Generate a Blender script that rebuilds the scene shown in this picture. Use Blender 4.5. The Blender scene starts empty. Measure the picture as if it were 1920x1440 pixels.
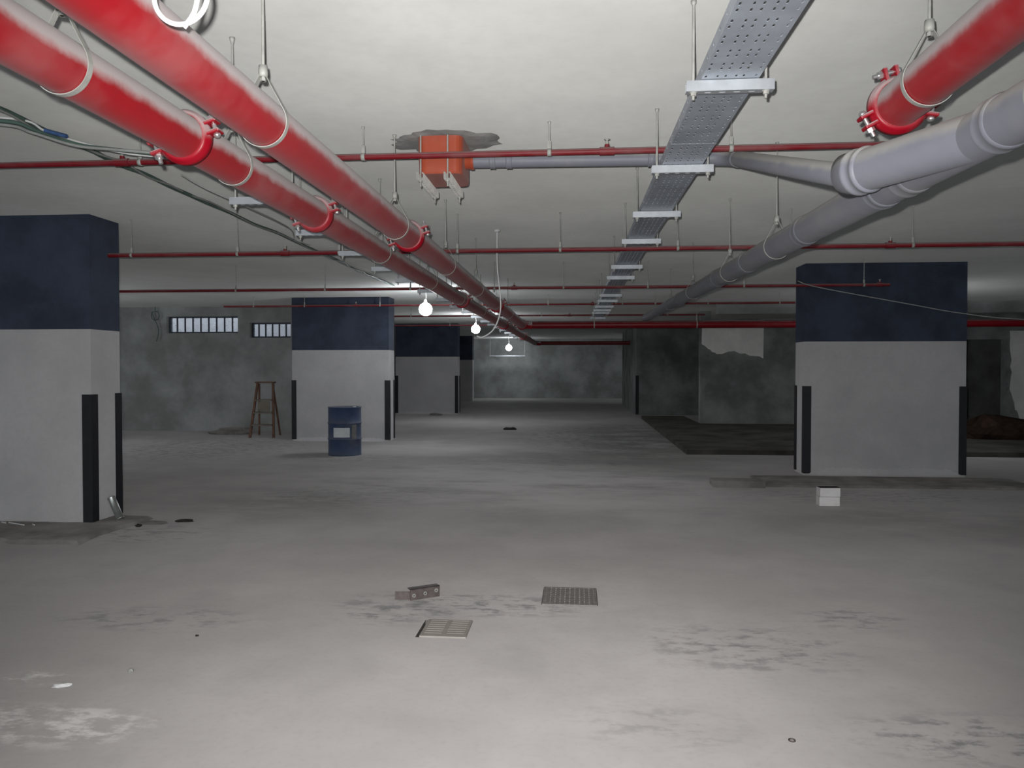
import bpy, bmesh, math, random
from mathutils import Vector, Matrix
from math import pi, sin, cos, radians, atan

random.seed(7)
scene = bpy.context.scene
COL = scene.collection

# ------------------------------------------------------------------ camera
EYE = 1.55
FPX = 1450.0
cam_d = bpy.data.cameras.new('camera')
cam = bpy.data.objects.new('camera', cam_d)
COL.objects.link(cam)
cam_d.sensor_width = 36.0
cam_d.lens = 36.0 * FPX / 1920.0
cam_d.clip_start = 0.02
cam.location = (0, 0, EYE)
PITCH = math.atan(30 / FPX)
YAW = math.atan(123 / FPX * cos(PITCH))
cam.rotation_euler = (pi / 2 - PITCH, 0, YAW)
scene.camera = cam

# ------------------------------------------------------------------ light
world = bpy.data.worlds.new('world')
scene.world = world
world.use_nodes = True
bg = world.node_tree.nodes['Background']
bg.inputs[0].default_value = (0.86, 0.93, 1.0, 1)
bg.inputs[1].default_value = 2.0

fl = bpy.data.lights.new('camera_flash', 'SPOT')       # the flash on the photographer's camera
fl.energy = 780
fl.spot_size = radians(104)
fl.spot_blend = 1.0
fl.shadow_soft_size = 0.012
fl.color = (1.0, 0.99, 0.975)
flo = bpy.data.objects.new('camera_flash', fl)
COL.objects.link(flo)
flo.location = (-0.035, 0.0, EYE + 0.055)
flo.rotation_euler = (pi / 2 - PITCH, 0, YAW)

BULB_STRENGTH = 140.0

vs = scene.view_settings
vs.view_transform = 'Standard'
vs.look = 'None'
vs.gamma = 1.0
vs.use_curve_mapping = False
vs.exposure = 0.0

# ------------------------------------------------------------------ helpers
def lin(c):
    return tuple((v / 12.92 if v <= 0.04045 else ((v + 0.055) / 1.055) ** 2.4) for v in (x / 255 for x in c))

class MB:
    """collects shapes, builds one mesh object"""
    def __init__(self):
        self.v = []; self.f = []; self.s = []
    def add(self, vs, fs, smooth=False):
        o = len(self.v)
        self.v += [tuple(p) for p in vs]
        self.f += [tuple(i + o for i in f) for f in fs]
        self.s += [smooth] * len(fs)
        return self
    def box(self, a, b, M=None, bevel=0.0):
        (x0, y0, z0), (x1, y1, z1) = a, b
        if bevel > 0:
            bm = bmesh.new()
            bmesh.ops.create_cube(bm, size=1)
            for v in bm.verts:
                v.co = Vector(((x0 + x1) / 2 + v.co.x * (x1 - x0), (y0 + y1) / 2 + v.co.y * (y1 - y0), (z0 + z1) / 2 + v.co.z * (z1 - z0)))
            bmesh.ops.bevel(bm, geom=bm.edges[:], offset=bevel, segments=2, affect='EDGES', profile=0.5)
            bm.verts.ensure_lookup_table()
            vs = [v.co.copy() for v in bm.verts]
            fs = [[v.index for v in f.verts] for f in bm.faces]
            bm.free()
        else:
            vs = [Vector(p) for p in ((x0, y0, z0), (x1, y0, z0), (x1, y1, z0), (x0, y1, z0), (x0, y0, z1), (x1, y0, z1), (x1, y1, z1), (x0, y1, z1))]
            fs = [(0, 3, 2, 1), (4, 5, 6, 7), (0, 1, 5, 4), (1, 2, 6, 5), (2, 3, 7, 6), (3, 0, 4, 7)]
        if M is not None:
            vs = [M @ v for v in vs]
        return self.add(vs, fs)
    def tube(self, pts, r, seg=12, caps=True, radii=None):
        pts = [Vector(p) for p in pts]
        n = len(pts)
        T = []
        for i in range(n):
            a = pts[max(i - 1, 0)]; b = pts[min(i + 1, n - 1)]
            t = (b - a)
            T.append(t.normalized() if t.length > 1e-9 else Vector((0, 0, 1)))
        ref = Vector((0, 0, 1)) if abs(T[0].z) < 0.9 else Vector((1, 0, 0))
        u = T[0].cross(ref).normalized()
        vs = []; fs = []
        for i in range(n):
            u = (u - T[i] * u.dot(T[i])).normalized()
            w = T[i].cross(u)
            rr = radii[i] if radii else r
            for k in range(seg):
                a = 2 * pi * k / seg
                vs.append(pts[i] + (u * cos(a) + w * sin(a)) * rr)
        for i in range(n - 1):
            for k in range(seg):
                k2 = (k + 1) % seg
                fs.append((i * seg + k, i * seg + k2, (i + 1) * seg + k2, (i + 1) * seg + k))
        self.add(vs, fs, True)
        if caps:
            self.add(vs[:seg], [tuple(range(seg))[::-1]])
            self.add(vs[-seg:], [tuple(range(seg))])
        return self
    def cyl(self, a, b, r, seg=16):
        return self.tube([a, b], r, seg)
    def lathe(self, prof, seg=24, M=None, smooth=True, closed=False):
        """profile of (r, z) around local z"""
        vs = []; fs = []
        for r, z in prof:
            for k in range(seg):
                a = 2 * pi * k / seg
                vs.append(Vector((r * cos(a), r * sin(a), z)))
        n = len(prof)
        for i in range(n if closed else n - 1):
            j = (i + 1) % n
            for k in range(seg):
                k2 = (k + 1) % seg
                fs.append((i * seg + k, i * seg + k2, j * seg + k2, j * seg + k))
        if M is not None:
            vs = [M @ v for v in vs]
        self.add(vs, fs, smooth)
        return self
    def sphere(self, c, r, seg=20, rings=12, sz=1.0):
        prof = [(max(r * sin(pi * i / rings), 1e-4), -r * sz * cos(pi * i / rings)) for i in range(rings + 1)]
        return self.lathe(prof, seg, Matrix.Translation(c))
    def hexa(self, c, axis, r, h):
        a = Vector(axis).normalized() * (h / 2); c = Vector(c)
        n = len(self.s)
        self.tube([c - a, c + a], r, 6)
        for i in range(n, len(self.s)): self.s[i] = False
        return self
    def build(self, name, mat, parent=None, loc=None):
        me = bpy.data.meshes.new(name)
        me.from_pydata(self.v, [], self.f)
        me.polygons.foreach_set('use_smooth', self.s)
        me.materials.append(mat)
        me.update()
        o = bpy.data.objects.new(name, me)
        COL.objects.link(o)
        if parent is not None: o.parent = parent
        if loc is not None: o.location = loc
        return o

ORD = ('first second third fourth fifth sixth seventh eighth ninth tenth eleventh twelfth thirteenth fourteenth fifteenth sixteenth seventeenth eighteenth nineteenth twentieth').split()
def far_first(ys):
    return [(y, ORD[i]) for i, y in enumerate(sorted(ys, reverse=True))]
def tag(o, label, cat, group=None):
    o['label'] = label; o['category'] = cat
    if group: o['group'] = group
    return o
def struct(o):
    o['kind'] = 'structure'
    return o
def empty(name, loc=(0, 0, 0), rz=0.0):
    o = bpy.data.objects.new(name, None)
    o.empty_display_size = 0.1
    COL.objects.link(o)
    o.location = loc; o.rotation_euler = (0, 0, rz)
    return o
def copy_tree(o, parent=None):
    c = o.copy(); COL.objects.link(c); c.parent = parent
    for ch in o.children: copy_tree(ch, c)
    return c
def arc(c, r, a0, a1, n, fn):
    return [fn(c, r, a0 + (a1 - a0) * i / n) for i in range(n + 1)]

# ------------------------------------------------------------------ materials
def newmat(name):
    m = bpy.data.materials.new(name); m.use_nodes = True
    nt = m.node_tree
    b = nt.nodes['Principled BSDF']
    return m, nt, b
def N(nt, t, **k):
    n = nt.nodes.new(t)
    for a, v in k.items(): setattr(n, a, v)
    return n
def mixc(nt, fac, a, b, mode='MIX'):
    n = nt.nodes.new('ShaderNodeMix'); n.data_type = 'RGBA'; n.blend_type = mode
    for sock, val in ((n.inputs[0], fac), (n.inputs[6], a), (n.inputs[7], b)):
        if hasattr(val, 'is_linked') or hasattr(val, 'links'): nt.links.new(val, sock)
        elif isinstance(val, tuple): sock.default_value = val + (1,) if len(val) == 3 else val
        else: sock.default_value = val
    return n.outputs[2]
def noise(nt, scale, detail=4, rough=0.55, vec=None, dist=0.0):
    n = N(nt, 'ShaderNodeTexNoise')
    n.inputs['Scale'].default_value = scale; n.inputs['Detail'].default_value = detail
    n.inputs['Roughness'].default_value = rough; n.inputs['Distortion'].default_value = dist
    if vec is not None: nt.links.new(vec, n.inputs['Vector'])
    return n.outputs['Fac']
def ramp(nt, fac, lo, hi, a=0.0, b=1.0):
    n = N(nt, 'ShaderNodeMapRange'); n.interpolation_type = 'SMOOTHSTEP'
    nt.links.new(fac, n.inputs[0])
    n.inputs[1].default_value = lo; n.inputs[2].default_value = hi
    n.inputs[3].default_value = a; n.inputs[4].default_value = b
    return n.outputs[0]
def math_(nt, op, a, b=None):
    n = N(nt, 'ShaderNodeMath', operation=op)
    for i, v in ((0, a), (1, b)):
        if v is None: continue
        if isinstance(v, (int, float)): n.inputs[i].default_value = v
        else: nt.links.new(v, n.inputs[i])
    return n.outputs[0]
def bump(nt, b, h, strength, dist=0.01):
    n = N(nt, 'ShaderNodeBump'); n.inputs['Strength'].default_value = strength; n.inputs['Distance'].default_value = dist
    nt.links.new(h, n.inputs['Height']); nt.links.new(n.outputs[0], b.inputs['Normal'])
def objvec(nt, scale=(1, 1, 1)):
    t = N(nt, 'ShaderNodeNewGeometry')
    mp = N(nt, 'ShaderNodeMapping'); mp.inputs['Scale'].default_value = scale
    nt.links.new(t.outputs['Position'], mp.inputs[0])
    return mp.outputs[0]

def concrete(name, c, var=0.12, sc=1.4, rough=0.9, bumpy=0.15, tint=None):
    m, nt, b = newmat(name)
    c = lin(c)
    v = objvec(nt)
    n1 = noise(nt, sc, 6, 0.6, v); n2 = noise(nt, sc * 14, 4, 0.6, v)
    dark = tuple(x * (1 - 2 * var) for x in c); light = tuple(min(1, x * (1 + var)) for x in c)
    if tint: dark = tuple(d * t for d, t in zip(dark, tint))
    col = mixc(nt, ramp(nt, n1, 0.3, 0.7), dark, light)
    col = mixc(nt, ramp(nt, n2, 0.35, 0.75, 0, 0.25), col, tuple(x * 0.8 for x in c))
    nt.links.new(col, b.inputs['Base Color'])
    b.inputs['Roughness'].default_value = rough
    b.inputs['Diffuse Roughness'].default_value = 1.0
    b.inputs['Specular IOR Level'].default_value = 0.2
    bump(nt, b, noise(nt, sc * 30, 5, 0.65, v), bumpy, 0.01)
    return m

def stain_mask(nt, x, y, rx, ry, seed, v, soft=False):
    """an irregular smudge on the slab around (x, y)"""
    mp = N(nt, 'ShaderNodeMapping')
    mp.inputs['Location'].default_value = (-x / rx, -y / ry, 0)
    mp.inputs['Scale'].default_value = (1 / rx, 1 / ry, 0)
    nt.links.new(v, mp.inputs[0])
    ln = N(nt, 'ShaderNodeVectorMath', operation='LENGTH'); nt.links.new(mp.outputs[0], ln.inputs[0])
    body = ramp(nt, ln.outputs['Value'], 0.1 if soft else 0.35, 1.05, 1, 0)
    mp2 = N(nt, 'ShaderNodeMapping'); mp2.inputs['Location'].default_value = (seed * 3.1, seed * 1.7, 0)
    mp2.inputs['Scale'].default_value = (3.2, 6.5, 1)
    nt.links.new(v, mp2.inputs[0])
    n = ramp(nt, noise(nt, 0.25 if soft else 1.6, 6, 0.7, mp2.outputs[0]), 0.3 if soft else 0.47, 0.6 if soft else 0.63)
    return math_(nt, 'MULTIPLY', body, n)

def floor_mat():
    m, nt, b = newmat('dusty_floor_concrete')
    v = objvec(nt)
    base = lin((164, 160, 158))
    big = noise(nt, 0.35, 5, 0.6, v); mid = noise(nt, 1.7, 6, 0.62, v); fine = noise(nt, 26, 4, 0.6, v)
    col = mixc(nt, ramp(nt, big, 0.35, 0.68), tuple(x * 0.86 for x in base), tuple(x * 1.08 for x in base))
    col = mixc(nt, ramp(nt, mid, 0.42, 0.75, 0, 0.30), col, lin((132, 130, 130)))
    col = mixc(nt, ramp(nt, fine, 0.45, 0.8, 0, 0.15), col, lin((120, 118, 116)))
    dk = lin((96, 96, 98))
    for i, (x, y, rx, ry, s) in enumerate(((-0.75, 5.0, 1.1, 0.33, 0.75), (-1.15, 4.8, 0.5, 0.3, 0.7), (0.95, 4.35, 0.75, 0.5, 0.6), (1.75, 3.35, 0.8, 0.3, 0.7),
                                           (-2.6, 4.55, 0.8, 0.3, 0.5), (1.7, 4.9, 0.4, 0.3, 0.55), (0.35, 3.35, 0.5, 0.3, 0.3), (-2.6, 9.3, 1.6, 1.2, 0.5),
                                           (0.6, 17.5, 2.4, 5.0, 0.8), (-0.6, 12.5, 2.2, 1.1, 0.45), (-4.3, 6.9, 1.2, 0.6, 0.5), (3.2, 9.6, 2.6, 0.6, 0.45), (-7.2, 14.5, 2.6, 2.8, 0.7), (-3.9, 13.0, 1.6, 0.8, 0.5))):
        msk = math_(nt, 'MULTIPLY', stain_mask(nt, x, y, rx, ry, i + 1, v), s)
        col = mixc(nt, msk, col, dk)
    for i, (x, y, rx, ry, s) in enumerate(((1.3, 17.0, 2.2, 7.0, 0.75), (-0.3, 13.6, 3.2, 1.3, 0.45), (-2.6, 16.2, 2.6, 1.6, 0.35), (-3.4, 8.6, 2.0, 1.6, 0.4), (3.4, 8.2, 2.6, 1.4, 0.3))):
        msk = math_(nt, 'MULTIPLY', stain_mask(nt, x, y, rx, ry, i + 61, v, True), s)
        col = mixc(nt, msk, col, lin((88, 90, 86)))
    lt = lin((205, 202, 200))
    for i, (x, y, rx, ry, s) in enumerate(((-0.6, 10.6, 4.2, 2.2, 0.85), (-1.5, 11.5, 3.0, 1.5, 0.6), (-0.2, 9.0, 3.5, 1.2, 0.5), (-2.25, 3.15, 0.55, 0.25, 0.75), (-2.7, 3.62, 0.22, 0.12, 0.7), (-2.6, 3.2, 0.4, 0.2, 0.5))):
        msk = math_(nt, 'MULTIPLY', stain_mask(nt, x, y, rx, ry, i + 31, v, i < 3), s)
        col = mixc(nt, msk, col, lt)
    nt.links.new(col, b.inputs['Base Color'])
    b.inputs['Roughness'].default_value = 0.85
    b.inputs['Diffuse Roughness'].default_value = 1.0
    b.inputs['Specular IOR Level'].default_value = 0.25
    bump(nt, b, noise(nt, 9, 6, 0.6, v), 0.18, 0.012)
    return m

def dusty(name, c, dustc, lo=-0.15, hi=0.45, amount=0.85, rough=0.35, metallic=0.0, patch=0.25, sheen=0.25):
    """paint or plastic with pale dust settled on whatever faces up"""
    m, nt, b = newmat(name)
    v = objvec(nt)
    g = N(nt, 'ShaderNodeNewGeometry')
    sx = N(nt, 'ShaderNodeSeparateXYZ'); nt.links.new(g.outputs['Normal'], sx.inputs[0])
    n1 = noise(nt, 7, 5, 0.65, v); n2 = noise(nt, 2.2, 4, 0.6, v)
    z = math_(nt, 'ADD', sx.outputs[2], math_(nt, 'MULTIPLY', math_(nt, 'SUBTRACT', n1, 0.5), 0.55))
    d = ramp(nt, z, lo, hi, 0, amount)
    p = ramp(nt, n2, 0.45, 0.75, 0, patch)
    d = math_(nt, 'MAXIMUM', d, p)
    c = lin(c)
    base = mixc(nt, n1, tuple(x * 0.85 for x in c), tuple(min(1, x * 1.12) for x in c))
    col = mixc(nt, d, base, lin(dustc))
    nt.links.new(col, b.inputs['Base Color'])
    nt.links.new(ramp(nt, d, 0, 0.6, rough, 0.9), b.inputs['Roughness'])
    b.inputs['Metallic'].default_value = metallic
    b.inputs['Specular IOR Level'].default_value = 0.35
    b.inputs['Sheen Weight'].default_value = sheen
    b.inputs['Sheen Roughness'].default_value = 0.5
    return m

def plain(name, c, rough=0.6, metallic=0.0, var=0.1, sc=12.0, spec=0.4, bumpy=0.0):
    m, nt, b = newmat(name)
    v = objvec(nt)
    c = lin(c)
    n1 = noise(nt, sc, 4, 0.6, v)
    col = mixc(nt, ramp(nt, n1, 0.3, 0.7), tuple(x * (1 - var) for x in c), tuple(min(1, x * (1 + var)) for x in c))
    nt.links.new(col, b.inputs['Base Color'])
    b.inputs['Roughness'].default_value = rough
    b.inputs['Metallic'].default_value = metallic
    b.inputs['Specular IOR Level'].default_value = spec
    if bumpy: bump(nt, b, noise(nt, sc * 6, 4, 0.6, v), bumpy, 0.004)
    return m

def glow(name, c, s):
    m, nt, b = newmat(name)
    b.inputs['Base Color'].default_value = (1, 1, 1, 1)
    b.inputs['Emission Color'].default_value = c + (1,)
    b.inputs['Emission Strength'].default_value = s
    return m

def glass_mat():
    m, nt, b = newmat('dirty_window_glass')
    v = objvec(nt)
    b.inputs['Base Color'].default_value = (0.75, 0.8, 0.9, 1)
    nt.links.new(ramp(nt, noise(nt, 5, 4, 0.6, v), 0.3, 0.7, 0.15, 0.5), b.inputs['Roughness'])
    b.inputs['Transmission Weight'].default_value = 0.9
    b.inputs['IOR'].default_value = 1.1
    return m

M = {}
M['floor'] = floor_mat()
M['ceiling'] = concrete('ceiling_plaster', (191, 191, 187), 0.05, 0.8, 0.95, 0.12)
M['wall'] = concrete('rough_wall_concrete', (172, 174, 173), 0.18, 0.9, 0.95, 0.3, (1.0, 0.99, 0.95))
M['wall_pale'] = concrete('pale_plaster', (232, 229, 226), 0.06, 2.0, 0.95, 0.25)
M['wall_dirty'] = concrete('dirty_wall_concrete', (146, 148, 146), 0.22, 1.1, 0.95, 0.3)
M['cement'] = concrete('fresh_cement_patch', (128, 126, 124), 0.15, 6.0, 0.95, 0.4)
M['dirt'] = concrete('dirty_dark_concrete', (84, 82, 76), 0.25, 1.5, 0.95, 0.4)
M['kerb'] = concrete('kerb_concrete', (138, 134, 130), 0.2, 2.2, 0.95, 0.4)
M['col_white'] = concrete('column_cream_paint', (186, 184, 184), 0.05, 1.6, 0.8, 0.12)
M['col_blue'] = concrete('column_navy_paint', (64, 71, 87), 0.16, 2.0, 0.8, 0.12)
M['guard'] = plain('black_rubber', (30, 30, 34), 0.7, 0, 0.15, 8)
M['red'] = dusty('red_pipe_paint', (160, 10, 24), (190, 183, 182), -0.30, 0.22, 0.92, 0.36, patch=0.14, sheen=0.08)
M['red_far'] = dusty('red_sprinkler_paint', (118, 18, 28), (142, 124, 122), 0.0, 0.7, 0.8, 0.5, patch=0.3, sheen=0.0)
M['red_casting'] = dusty('red_casting_paint', (150, 10, 30), (180, 164, 164), -0.15, 0.4, 0.85, 0.4, patch=0.25, sheen=0.0)
M['pvc'] = dusty('grey_drain_plastic', (126, 127, 137), (166, 164, 158), 0.05, 0.6, 0.85, 0.5, patch=0.3, sheen=0.05)
M['zinc_lightened'] = concrete('lightened_strut_steel', (180, 178, 173), 0.08, 8.0, 0.8, 0.05)  # strut steel lightened and matte, standing in for flash light it barely catches
M['red_cross'] = dusty('red_cross_paint', (126, 12, 24), (140, 122, 120), 0.3, 0.9, 0.6, 0.4, patch=0.15, sheen=0.0)
M['zinc'] = plain('galvanised_steel', (172, 176, 180), 0.5, 0.4, 0.10, 9, 0.5)
M['zinc_tray'] = plain('galvanised_tray_sheet', (184, 191, 201), 0.5, 0.4, 0.12, 5, 0.5)
M['zinc_dull'] = plain('dull_zinc_rod', (172, 172, 166), 0.65, 0.2, 0.12, 20, 0.4)
M['steel'] = plain('bright_bolt_steel', (214, 214, 214), 0.3, 0.8, 0.1, 30)
M['orange'] = dusty('orange_plastic', (168, 74, 48), (176, 146, 134), 0.6, 1.0, 0.6, 0.5, patch=0.55, sheen=0.1)
M['white_cable'] = plain('white_cable_sheath', (228, 228, 226), 0.5, 0, 0.05)
M['grey_cable'] = plain('grey_cable_sheath', (150, 152, 148), 0.6, 0, 0.1)
M['green_cable'] = plain('green_grey_cable', (82, 104, 96), 0.65, 0, 0.25, 5)
M['blue_tape'] = plain('blue_cable_print', (60, 88, 130), 0.6, 0, 0.2, 30)
M['drum_blue'] = dusty('blue_drum_paint', (50, 66, 98), (104, 106, 110), 0.0, 0.7, 0.8, 0.6, patch=0.65, sheen=0.1)
M['paper'] = plain('paper_label', (200, 205, 206), 0.8, 0, 0.06)
M['wood'] = plain('worn_brown_wood', (112, 84, 70), 0.8, 0, 0.25, 6, 0.2, 0.1)
M['wood_pale'] = plain('pale_worn_board', (126, 118, 108), 0.85, 0, 0.2, 6, 0.2, 0.1)
M['grate'] = plain('dusty_cast_iron', (158, 154, 150), 0.85, 0.1, 0.15, 25, 0.2)
M['grate_dust'] = plain('grate_under_dust', (178, 172, 164), 0.9, 0, 0.06, 15, 0.2)
M['pit'] = plain('pit_dusty_concrete', (128, 124, 121), 0.95, 0, 0.2, 10, 0.1)
M['bracket'] = plain('brown_dusty_steel', (110, 100, 98), 0.6, 0.4, 0.2, 18)
M['block'] = plain('white_block', (226, 222, 220), 0.85, 0, 0.05, 9, 0.2, 0.2)
M['dark_scrap'] = plain('dark_scrap', (44, 42, 40), 0.8, 0, 0.25, 12)
M['soil'] = plain('brown_soil', (62, 48, 40), 0.95, 0, 0.3, 8, 0.1, 0.5)
M['chip'] = plain('white_plaster_chip', (226, 226, 224), 0.85, 0, 0.05, 20)
M['tin'] = plain('tin_tube', (186, 190, 186), 0.35, 0.75, 0.08, 12)
M['frame'] = plain('dark_window_frame', (58, 62, 72), 0.6, 0.2, 0.1)
M['glass'] = glass_mat()
M['lens'] = glow('bulb_light', (0.90, 0.95, 1.0), BULB_STRENGTH)
M['lens_fill_left'] = glow('left_fill_light', (0.90, 0.95, 1.0), BULB_STRENGTH * 1.7)  # glow of the added ambient bulb on the left
M['lens_fill_right'] = glow('right_fill_light', (0.90, 0.95, 1.0), BULB_STRENGTH * 0.5)  # glow of the added ambient bulb on the right
M['lens_far'] = glow('far_bulb_light', (0.90, 0.95, 1.0), BULB_STRENGTH * 0.42)
M['socket'] = plain('white_socket', (215, 215, 215), 0.5)

CEIL = 3.05
# ------------------------------------------------------------------ setting
XL, XR, YB, YF = -16.0, 15.0, -7.0, 40.0
G1 = (-0.235, 0.135, 5.035, 5.44)      # drain pits under the grates: x0 x1 y0 y1
G2 = (-0.93, -0.635, 4.36, 4.665)
xs = sorted([XL, G2[0], G2[1], G1[0], G1[1], XR]); ys = sorted([YB, G2[2], G2[3], G1[2], G1[3], YF])
m = MB()
for i in range(5):
    for j in range(5):
        x0, x1, y0, y1 = xs[i], xs[i + 1], ys[j], ys[j + 1]
        if any(abs(x0 - g[0]) < 1e-6 and abs(y0 - g[2]) < 1e-6 for g in (G1, G2)): continue
        m.add([(x0, y0, 0), (x1, y0, 0), (x1, y1, 0), (x0, y1, 0)], [(0, 1, 2, 3)])
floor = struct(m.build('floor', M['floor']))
for g in (G1, G2):
    m = MB()
    x0, x1, y0, y1 = g; d = -0.05
    m.add([(x0, y0, 0), (x1, y0, 0), (x1, y1, 0), (x0, y1, 0), (x0, y0, d), (x1, y0, d), (x1, y1, d), (x0, y1, d)],
          [(4, 5, 6, 7), (0, 4, 5, 1)[::-1], (1, 5, 6, 2)[::-1], (2, 6, 7, 3)[::-1], (3, 7, 4, 0)[::-1]])
    m.build('drain_pit', M['pit'], floor)
m = MB(); m.box((XL, YB, CEIL), (XR, 18.6, CEIL + 0.25)); m.box((-6.9, 18.6, CEIL), (XR, YF, CEIL + 0.25))
ceiling = struct(m.build('ceiling', M['ceiling']))

def wall(name, a, b, mat='wall'):
    m = MB(); m.box(a, b)
    return struct(m.build(name, M[mat]))
# far end, left return wall, side walls
wall('wall_far', (-6.9, YF - 0.3, 0), (4.4, YF, CEIL))
wall('wall_side', (-6.9, 18.6, 0), (-6.62, YF - 0.3, CEIL))
wall('wall_outer_left', (XL, YB, 0), (XL + 0.3, 18.3, CEIL))
wall('wall_outer_right', (XR - 0.3, YB, 0), (XR, 26.4, CEIL))
# left back wall with two strip windows
W1 = (-10.1, -8.28, 2.41, 2.82); W2 = (-7.98, -6.95, 2.29, 2.66)
m = MB()
Y0, Y1 = 18.3, 18.6
m.box((XL, Y0, 0), (-6.62, Y1, W2[2]))
m.box((XL, Y0, W2[2]), (W2[0], Y1, W1[2]))
m.box((XL, Y0, W1[2]), (W1[0], Y1, W1[3]))
m.box((W1[1], Y0, W1[2]), (W2[0], Y1, W1[3]))
m.box((XL, Y0, W1[3]), (W2[0], Y1, CEIL))
m.box((W2[1], Y0, W2[2]), (-6.62, Y1, W2[3]))
m.box((W2[0], Y0, W2[3]), (-6.62, Y1, CEIL))
wall_left = struct(m.build('wall_left', M['wall']))
for i, (x0, x1, z0, z1) in enumerate((W1, W2)):
    win = struct(empty('window_%d' % (i + 1), ((x0 + x1) / 2, 18.45, z0)))
    hw, h = (x1 - x0) / 2, z1 - z0
    m = MB(); t = 0.035
    for a, b in (((-hw, -t, 0), (hw, t, t)), ((-hw, -t, h - t), (hw, t, h)), ((-hw, -t, t), (-hw + t, t, h - t)), ((hw - t, -t, t), (hw, t, h - t))):
        m.box(a, b)
    m.build('window_frame', M['frame'], win)
    n = 9 if i == 0 else 6
    for k in range(1, n):
        x = -hw + 2 * hw * k / n
        m = MB(); m.box((x - 0.013, -0.02, t), (x + 0.013, 0.02, h - t)); m.build('window_bar', M['frame'], win)
    m = MB(); m.box((-hw + t, 0.022, t), (hw - t, 0.028, h - t)); m.build('window_pane', M['glass'], win)
# light well outside those windows
m = MB(); m.box((-12, 20.0, 1.5), (-6.92, 20.2, 3.05)); struct(m.build('wall_lightwell', M['wall_pale']))

# block of shear wall and the right hand wall
m = MB(); m.box((1.93, 25.8, 0), (4.05, 33.8, CEIL))
block = struct(m.build('wall_block', M['wall_dirty']))
m = MB()
for dx, dy in ((0.0, 0.0),):
    m.box((1.915, 25.785, 0.02), (2.015, 25.8, 1.30)); m.box((1.915, 25.8, 0.02), (1.93, 25.9, 1.30))
m.build('corner_guard', M['guard'], block)
YR = 20.75
m = MB()
m.box((3.23, YR, 0), (9.55, YR + 0.3, 2.84))
m.box((3.23, YR, 2.84), (3.5, YR + 0.3, CEIL))
m.box((9.0, YR, 2.84), (9.55, YR + 0.3, CEIL))
m.box((9.55, YR, 2.28), (10.93, YR + 0.3, CEIL))
m.box((10.93, YR, 0), (XR - 0.3, YR + 0.3, CEIL))
wall_right = struct(m.build('wall_right', M['wall_dirty']))
wall('wall_store', (4.05, 26.1, 0), (XR, 26.4, CEIL))
wall('trim_1', (3.23, 18.2, 2.80), (XR - 0.3, 18.5, CEIL))       # downstand beam over the wall

def slab(name, outline, y, t, mat, parent):
    """outline in (x, z) extruded from y-t to y"""
    m = MB(); n = len(outline)
    vs = [(x, y - t, z) for x, z in outline] + [(x, y, z) for x, z in outline]
    fs = [tuple(range(n))] + [tuple(range(n, 2 * n))[::-1]] + [(i, i + n, (i + 1) % n + n, (i + 1) % n) for i in range(n)]
    m.add(vs, fs)
    return m.build(name, mat, parent)
def jag(pts, amp, n, rnd):
    out = []
    for (a, b) in zip(pts, pts[1:]):
        for k in range(n):
            t = k / n
            out.append((a[0] + (b[0] - a[0]) * t + rnd.uniform(-amp, amp), a[1] + (b[1] - a[1]) * t + rnd.uniform(-amp, amp)))
    out.append(pts[-1])
    return out
rnd = random.Random(3)
slab('plaster_patch', [(3.27, 2.80)] + jag([(3.27, 2.18), (3.5, 2.02), (3.62, 1.92), (4.1, 1.98), (4.5, 1.90), (4.84, 1.80)], 0.03, 3, rnd) + [(4.85, 2.80)], YR, 0.02, M['wall_pale'], wall_right)
slab('plaster_patch', [(10.98, 2.5)] + jag([(10.98, 2.3), (11.02, 1.6), (11.0, 1.0), (11.12, 0.5), (11.25, 0.25)], 0.03, 4, rnd) + [(14.5, 0.25), (14.5, 2.5)], YR, 0.02, M['wall_pale'], wall_right)

# raised kerb slab on the right, low kerb by the right column, mortar lip by the left column
def lip(name, outline, h, mat, rnd, amp=0.02, rise=0.5):
    """a low uneven slab of mortar; outline in (x, y)"""
    n = len(outline); cx = sum(p[0] for p in outline) / n; cy = sum(p[1] for p in outline) / n
    m = MB()
    lo = [(x + rnd.uniform(-amp, amp), y + rnd.uniform(-amp, amp), 0.0) for x, y in outline]
    hi = [(x + (cx - x) * 0.06 * rise, y + (cy - y) * 0.12 * rise, h * rnd.uniform(0.8, 1.1)) for x, y, z in lo]
    m.add(lo + hi, [(i, (i + 1) % n, (i + 1) % n + n, i + n) for i in range(n)] + [tuple(range(n, 2 * n))])
    return m.build(name, mat)
m = MB(); m.box((1.95, 14.05, 0), (XR - 0.3, 20.75, 0.085)); m.box((1.95, 20.75, 0), (3.23, 24.0, 0.085))
struct(m.build('floor_raised', M['dirt']))
m = MB(); m.box((1.76, 10.18, 0), (2.42, 10.5, 0.085), bevel=0.012)
o = m.build('trim_2', M['kerb']); struct(o)
m = MB(); m.box((2.44, 10.28, 0), (5.9, 11.2, 0.03), bevel=0.012)
struct(m.build('trim_3', M['kerb']))
def loop_pts(x0, x1, y0, y1, n):
    p = [(x0 + (x1 - x0) * i / n, y0) for i in range(n)] + [(x1, y0 + (y1 - y0) * i / 4) for i in range(4)]
    p += [(x1 - (x1 - x0) * i / n, y1) for i in range(n)] + [(x0, y1 - (y1 - y0) * i / 4) for i in range(4)]
    return p
o = lip('trim_4', loop_pts(-7.2, -4.35, 6.42, 7.6, 14), 0.035, M['kerb'], rnd, 0.05); struct(o)

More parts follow.
